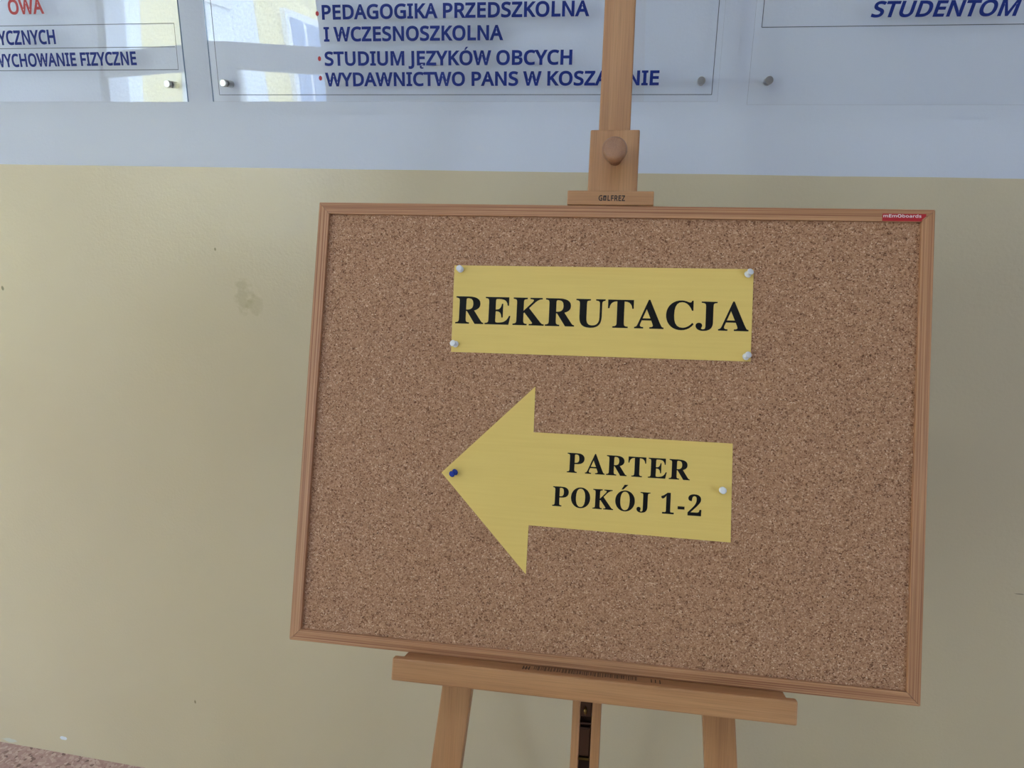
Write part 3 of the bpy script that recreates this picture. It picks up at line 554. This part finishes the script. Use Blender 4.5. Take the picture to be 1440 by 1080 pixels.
sheet_text(t, 'TYCZNYCH', (-1.2800, 1.7196), (-1.1405, 1.7202), .0228, 'blue_print', wp, cx, z0)
sheet_text(t, 'WYCHOWANIE FIZYCZNE', (-1.2835, 1.6806), (-.9765, 1.6824), .0214, 'blue_print', wp, cx, z0)

# middle sheet
t, wp, cx, z0 = sheet_thing(-.8300, .0706, 1.6182, 2.85, 'clear acrylic notice in the middle listing STUDIUM JĘZYKÓW OBCYCH, behind the easel mast', .035, -.70, 1.70)
for x in (-.8023, .0428):
    for z in (1.6495, 2.815): standoff(t, x, z, cx, z0, wp)
bm = bmesh.new()
for (a, b, c, d) in ((-.8150, 1.6297, .0609, 1.6288), (-.8150, 1.6297, -.8165, 2.83), (.0609, 1.6288, .0609, 2.83)):
    line(bm, a-cx, b-z0, c-cx, d-z0, .0011, T_, wp)
from_bm('border_line', bm, M['line_print'], t)
sheet_text(t, 'PEDAGOGIKA PRZEDSZKOLNA', (-.6060, 1.7523), (-.1425, 1.7494), .0212, 'blue_print', wp, cx, z0)
sheet_text(t, 'I WCZESNOSZKOLNA', (-.6046, 1.7174), (-.2849, 1.7155), .0213, 'blue_print', wp, cx, z0)
sheet_text(t, 'STUDIUM JĘZYKÓW OBCYCH', (-.6055, 1.6782), (-.1680, 1.6765), .0211, 'blue_print', wp, cx, z0)
sheet_text(t, 'WYDAWNICTWO PANS W KOSZALINIE', (-.6063, 1.6443), (-.0245, 1.6442), .0207, 'blue_print', wp, cx, z0)
for x, z in ((-.6145, 1.7612), (-.6150, 1.6890), (-.6153, 1.6571)):
    r = .0040
    lp = [(x-cx+r*.75*math.cos(a*math.pi/8), z-z0+r*math.sin(a*math.pi/8)) for a in range(16)]
    plane_poly('bullet_dot', [lp], T_, 0, M['red_print'], t, wp)

# right sheet
t, wp, cx, z0 = sheet_thing(.1176, 1.018, 1.6137, 2.85, 'clear acrylic notice at the right with slanted STUDENTOM', 0.0, 0, 0)
for x in (.1476, .988):
    for z in (1.6496, 2.815): standoff(t, x, z, cx, z0, wp)
bm = bmesh.new()
for (a, b, c, d) in ((.1286, 1.7273, 1.0, 1.7235), (.1286, 1.7273, .1277, 2.83), (1.0, 1.7235, 1.0, 2.83)):
    line(bm, a-cx, b-z0, c-cx, d-z0, .0011, T_, wp)
from_bm('border_line', bm, M['line_print'], t)
sheet_text(t, 'STUDENTOM', (.2865, 1.7395), (.4875, 1.7378), .0203, 'blue_print', wp, cx, z0, shear=.2)

# ------------------------------------------------------------------ easel and cork board
RB = rot(.02859637, -.34559296, -.01215107)
OB = Vector((-.06072533, -.55025446, .9045053))
MB = Matrix.Translation(OB) @ RB.to_4x4()            # board frame: x along, -y to the camera, z up the board

fl = MB @ Vector((0.003, .02, 0))
vfloor = -OB.z/math.cos(.34559296)
base = OB + RB @ Vector((.0035, .02, vfloor)); base.z = 0
easel = empty('easel', 'beech wood display easel holding the framed cork board', 'easel', Matrix.Translation(base))
E2B = Matrix.Translation(-base) @ MB                 # board frame -> easel local

def epart(name, bm, material, axis='z', parent=None, off=(0, 0, 0), smooth=False):
    o = from_bm(name, bm, material, easel if parent is None else parent, smooth=smooth)
    grain(o, axis, off)
    o.data.transform(E2B)
    return o

def sheared_bar(u0t, u1t, vt, u0b, u1b, vb, yf, yb, bev=.0015):
    bm = bmesh.new()
    vs = add_box(bm, 0, 1, yf, yb, 0, 1)
    for v in bm.verts:
        top = v.co.z > .5; right = v.co.x > .5
        v.co.x = (u1t if right else u0t) if top else (u1b if right else u0b)
        v.co.z = vt if top else vb
    bmesh.ops.bevel(bm, geom=list(bm.edges), offset=bev, segments=2, profile=.5, affect='EDGES')
    return bm

vf = vfloor+.006
# front legs: splayed, behind the board
kL = (.0092)/(.1095)
epart('leg', sheared_bar(-.1889+.56*.086, -.1485+.56*.086, .517, -.1889-(-.043-vf)*.086, -.1485-(-.043-vf)*.086, vf, .020, .038), M['beech'], 'z', off=(.3, 0, .2))
epart('leg', sheared_bar(.1505-.56*.086, .1907-.56*.086, .517, .1505+(-.043-vf)*.086, .1907+(-.043-vf)*.086, vf, .020, .038), M['beech'], 'z', off=(1.3, 0, .7))
# crossbar joining the legs behind the board
bm = bmesh.new(); add_box(bm, -.16, .165, .0385, .056, .42, .46, .0015); epart('crossbar', bm, M['beech'], 'x')
# lower mast: two rails with a slot between
epart('mast_rail', sheared_bar(-.0155, -.0052, .42, -.0125, -.0022, -.52, .018, .038, .001), M['beech'], 'z', off=(2.2, 0, .1))
epart('mast_rail', sheared_bar(.0110, .0226, .42, .0125, .0241, -.52, .018, .038, .001), M['beech'], 'z', off=(3.1, 0, .4))
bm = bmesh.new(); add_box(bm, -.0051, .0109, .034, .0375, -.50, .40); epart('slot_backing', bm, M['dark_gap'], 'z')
# metal fittings in the slot
bm = bmesh.new(); add_box(bm, -.0046, .0104, .024, .033, -.066, -.046, .001); epart('slot_bracket', bm, M['dark_metal'])
bm = bmesh.new(); lathe(bm, [(0, 0), (.0035, 0), (.0035, .003), (.0020, .006), (0, .0065)], 16, cx=.0028, cy=.024, cz=-.0575); bmesh.ops.scale(bm, vec=(.7, 1, 1.6), space=Matrix.Translation((-.0028, 0, .0575)), verts=bm.verts); epart('slot_bolt', bm, M['brass'], smooth=True)
bm = bmesh.new(); add_box(bm, -.0046, .0104, .026, .0335, -.0765, -.0745, .0006); add_box(bm, -.0046, .0104, .026, .0335, -.0825, -.0805, .0006)
add_box(bm, -.0042, .0100, .028, .0335, -.118, -.083, .001); epart('slot_slider', bm, M['dark_metal'])
bm = bmesh.new(); add_box(bm, -.0046, .0104, .025, .0335, -.122, -.119, .0006); epart('slot_bracket', bm, M['brass'])
# upper mast
epart('mast', sheared_bar(-.0200, .0216, 1.08, -.0163, .0255, .30, .0165, .0335, .0015), M['beech'], 'z', off=(.05, 0, .33))
# rear leg
bm = bmesh.new(); add_box(bm, -.010, .010, -.009, .009, 0, 1, .0015)
top = E2B @ Vector((.0035, .066, .43)); bot = Vector((top.x-.006, top.y+.27, .0))
d = (top-bot); Lr = d.length
for v in bm.verts: v.co.z *= Lr
o = from_bm('rear_leg', bm, M['beech'], easel); grain(o, 'z', (5, 0, 0))
zq = d.normalized(); xq = Vector((1, 0, 0)); yq = zq.cross(xq).normalized(); xq = yq.cross(zq)
o.data.transform(Matrix.Translation(bot) @ Matrix((xq, yq, zq)).transposed().to_4x4())
for v in o.data.vertices:
    if v.co.z < .02: v.co.z = max(v.co.z, 0.0)
bm = bmesh.new(); add_box(bm, -.012, .018, .0565, .062, .40, .445, .001); epart('hinge', bm, M['dark_metal'])

# tray: ledge under the board and a front lip
bm = bmesh.new(); add_box(bm, -.2335, .2435, -.0235, .0185, -.010, -.0004, .001)
ledge = epart('tray_ledge', bm, M['beech'], 'x', off=(0, 0, .8))
bm = bmesh.new()
add_box(bm, -.2435, .2530, -.0362, -.0237, -.0262, .0024, .0022)
lip = epart('tray_lip', bm, M['beech'], 'x', off=(.4, 0, 1.4))
# dark stamped marks on the ledge, mostly hidden by the board
bm = bmesh.new()
def stamp(u0, u1, y0, y1):
    vs = [bm.verts.new(c) for c in ((u0, y0, .0001-.0002), (u1, y0, -.0001), (u1, y1, -.0001), (u0, y1, -.0001))]
    bm.faces.new(vs)
for u, w in ((-.0780, .0014), (-.0742, .0014), (-.0704, .0014)): stamp(u, u+w, -.018 if u != -.0742 else -.022, -.004)
stamp(-.0780, -.0690, -.0135, -.0112)
o = from_bm('stamped_mark', bm, M['burnt'], ledge); o.data.transform(E2B)
bm = bmesh.new()
for u in (.0830, .0880, .0935): stamp(u, u+.0013, -.022 if u > .09 else -.016, -.004)
o = from_bm('stamped_mark', bm, M['burnt'], ledge); o.data.transform(E2B)
bm = bmesh.new()
import random
rnd = random.Random(4)
u = -.064
while u < .066:
    w = rnd.uniform(.0008, .003); stamp(u, u+w, -.0140-rnd.uniform(0, .003), -.001); u += w+rnd.uniform(.0006, .0018)
stamp(.052, .078, -.0185, -.0175)
o = from_bm('stamped_text', bm, M['stamp'], ledge); o.data.transform(E2B)

# top clamp: slider block, lip, turned knob
bm = bmesh.new(); add_box(bm, -.0283, .0365, .0035, .0163, .6017, .7045, .0018); blk = epart('clamp_block', bm, M['beech'], 'z', off=(.7, 0, .05))
bm = bmesh.new(); add_box(bm, -.0541, .0586, -.0020, .0032, .6019, .6208, .0012)
add_box(bm, -.0541, -.0288, .0032, .016, .6019, .6208, .0008); add_box(bm, .0370, .0586, .0032, .016, .6019, .6208, .0008)
clip = epart('clamp_lip', bm, M['beech'], 'x', off=(.9, 0, 2.0))
bm = bmesh.new()
lathe(bm, [(0, 0), (.0086, 0), (.0084, .018), (.0098, .024), (.0138, .0285), (.0156, .032), (.0160, .0355), (.0156, .0395), (.0140, .0422), (.0118, .0434), (.006, .0442), (0, .0444)], 40, cx=.0060, cy=.0036, cz=.6645)
epart('clamp_knob', bm, M['end_beech'], 'y', off=(.2, .1, .6), smooth=True)
mk = lettering('lettering', 'G#LFREZ', 's', (-.0128, .6075), (.0215, .6075), .0068, .00215, 0, M['burnt'], clip, spread=.08)
mk.data.transform(E2B)

# cork board
board = empty('cork_board', 'pine-framed cork notice board leaning on the easel tray', 'notice board', MB)
W2, H, FW, D = .4, .6014, .0155, .016
def rail(pts, axis, off):
    """Mitred frame piece: outline in the board plane, extruded back, slightly chamfered."""
    bm = bmesh.new()
    add_poly(bm, [pts], 0.0, D)
    bmesh.ops.remove_doubles(bm, verts=bm.verts, dist=1e-6)
    long_e = [e for e in bm.edges if len(e.link_faces) == 2 and abs(e.verts[0].co.y) < 1e-6 and abs(e.verts[1].co.y) < 1e-6 and e.calc_length() > .4 and e.calc_face_angle(0) > 1]
    bmesh.ops.bevel(bm, geom=long_e, offset=.0012, segments=2, profile=.5, affect='EDGES')
    o = from_bm('frame_rail' if axis == 'x' else 'frame_stile', bm, M['pine'], board)
    grain(o, axis, off)
    return o
g = .0005
rail([(-W2, H), (-W2+FW, H-FW), (W2-FW, H-FW), (W2, H)], 'x', (0, 0, 0))
rail([(-W2, 0), (W2, 0), (W2-FW, FW), (-W2+FW, FW)], 'x', (1, 0, .31))
rail([(-W2, g), (-W2+FW, FW+g), (-W2+FW, H-FW-g), (-W2, H-g)], 'z', (2, 0, .77))
rail([(W2, g), (W2, H-g), (W2-FW, H-FW-g), (W2-FW, FW+g)], 'z', (3, 0, .15))
CF = .0045                                           # cork face behind the frame front
bm = bmesh.new(); add_box(bm, -W2+FW-.003, W2-FW+.003, CF, D-.003, FW-.003, H-FW+.003); from_bm('cork_panel', bm, M['cork'], board)
bm = bmesh.new(); add_box(bm, -W2+FW-.004, W2-FW+.004, D-.0028, D-.0005, FW-.004, H-FW+.004); o = from_bm('backing_panel', bm, M['dark_gap'], board)
lab = plane_poly('maker_label', [[(.3385, .5862), (.3845, .5862), (.3845, .5880), (.3893, .5925), (.3893, .5954), (.3388, .5954)]], .0003, .0002, M['red_label'], board)
lettering('lettering', 'mEmOboards', 's', (.3398, .5908), (.3838, .5908), .0036, .0004, 0, M['white_print'], lab, spread=.02)

# ------------------------------------------------------------------ papers and pins
PF = -CF+.0006                                       # paper front, n measured towards the camera
def paper_sheet(name, loop, label, cat, curl):
    t = empty(name, label, cat, MB @ Matrix.Translation((0, CF, 0)))
    bm = bmesh.new()
    add_poly(bm, [loop], .0008, .0003)
    bm2 = bm
    for v in bm2.verts: v.co.y -= curl(v.co.x, v.co.z)
    from_bm('paper', bm2, M['paper'], t)
    return t
z = lambda a, b: 0.0
sign = paper_sheet('paper_sign', [(-.2024, .5184), (-.2001, .4009), (.1888, .4047), (.1880, .5228)], 'yellow rectangular paper reading REKRUTACJA, pinned at its four corners', 'sign', z)
lettering('lettering', 'REKRUTACJA', 'b', (-.1968, .4398), (.1847, .4432), .0364, .00095, 0, M['ink'], sign, spread=.035)
arrow = paper_sheet('paper_arrow', [(-.2034, .2388), (-.0826, .1145), (-.0824, .1780), (.1738, .1761), (.1713, .3000), (-.0825, .2996), (-.0834, .3597)], 'yellow paper arrow pointing left reading PARTER POKÓJ 1-2', 'sign', z)
lettering('lettering', 'PARTER', 'b', (-.0362, .2503), (.1204, .2504), .0252, .00095, 0, M['ink'], arrow, spread=.06)
lettering('lettering', 'POKÓJ 1-2', 'b', (-.0529, .2057), (.1364, .2061), .0252, .00095, 0, M['ink'], arrow, spread=.06, space=.42)

def push_pin(u, v, material, label, tilt, group):
    t = empty('push_pin', label, 'push pin', MB @ Matrix.Translation((u, CF-.0009, v)) @ Matrix.Rotation(tilt[0], 4, 'X') @ Matrix.Rotation(tilt[1], 4, 'Z'), group)
    bm = bmesh.new()
    lathe(bm, [(0, 0.0009), (.0040, .0009), (.0044, .0013), (.0044, .0021), (.0036, .0026), (.0024, .0032), (.0023, .0062), (.0030, .0072), (.0040, .0080), (.0043, .0090), (.0040, .0097), (.0028, .0100), (0, .0101)], 24)
    o = from_bm('head', bm, material, t, smooth=True)
    bm = bmesh.new(); lathe(bm, [(0, -.004), (.0005, -.0025), (.0005, .0009), (0, .0009)], 8)
    from_bm('needle', bm, M['needle'], t)
    return t
GP = 'white push pins in the yellow papers'
push_pin(-.1935, .5128, M['pin_white'], 'white push pin at the upper left corner of the REKRUTACJA paper', (0, 0), GP)
push_pin(.1800, .5150, M['pin_white'], 'white push pin at the upper right corner of the REKRUTACJA paper', (-.35, .35), GP)
push_pin(-.1935, .4112, M['pin_white'], 'white push pin at the lower left corner of the REKRUTACJA paper', (-.1, -.35), GP)
push_pin(.1820, .4100, M['pin_white'], 'white push pin at the lower right corner of the REKRUTACJA paper', (-.3, .3), GP)
push_pin(.1610, .2408, M['pin_white'], 'white push pin at the right end of the arrow', (0, 0), GP)
push_pin(-.1840, .2412, M['pin_blue'], 'blue push pin in the tip of the yellow arrow', (.35, -.35), None)
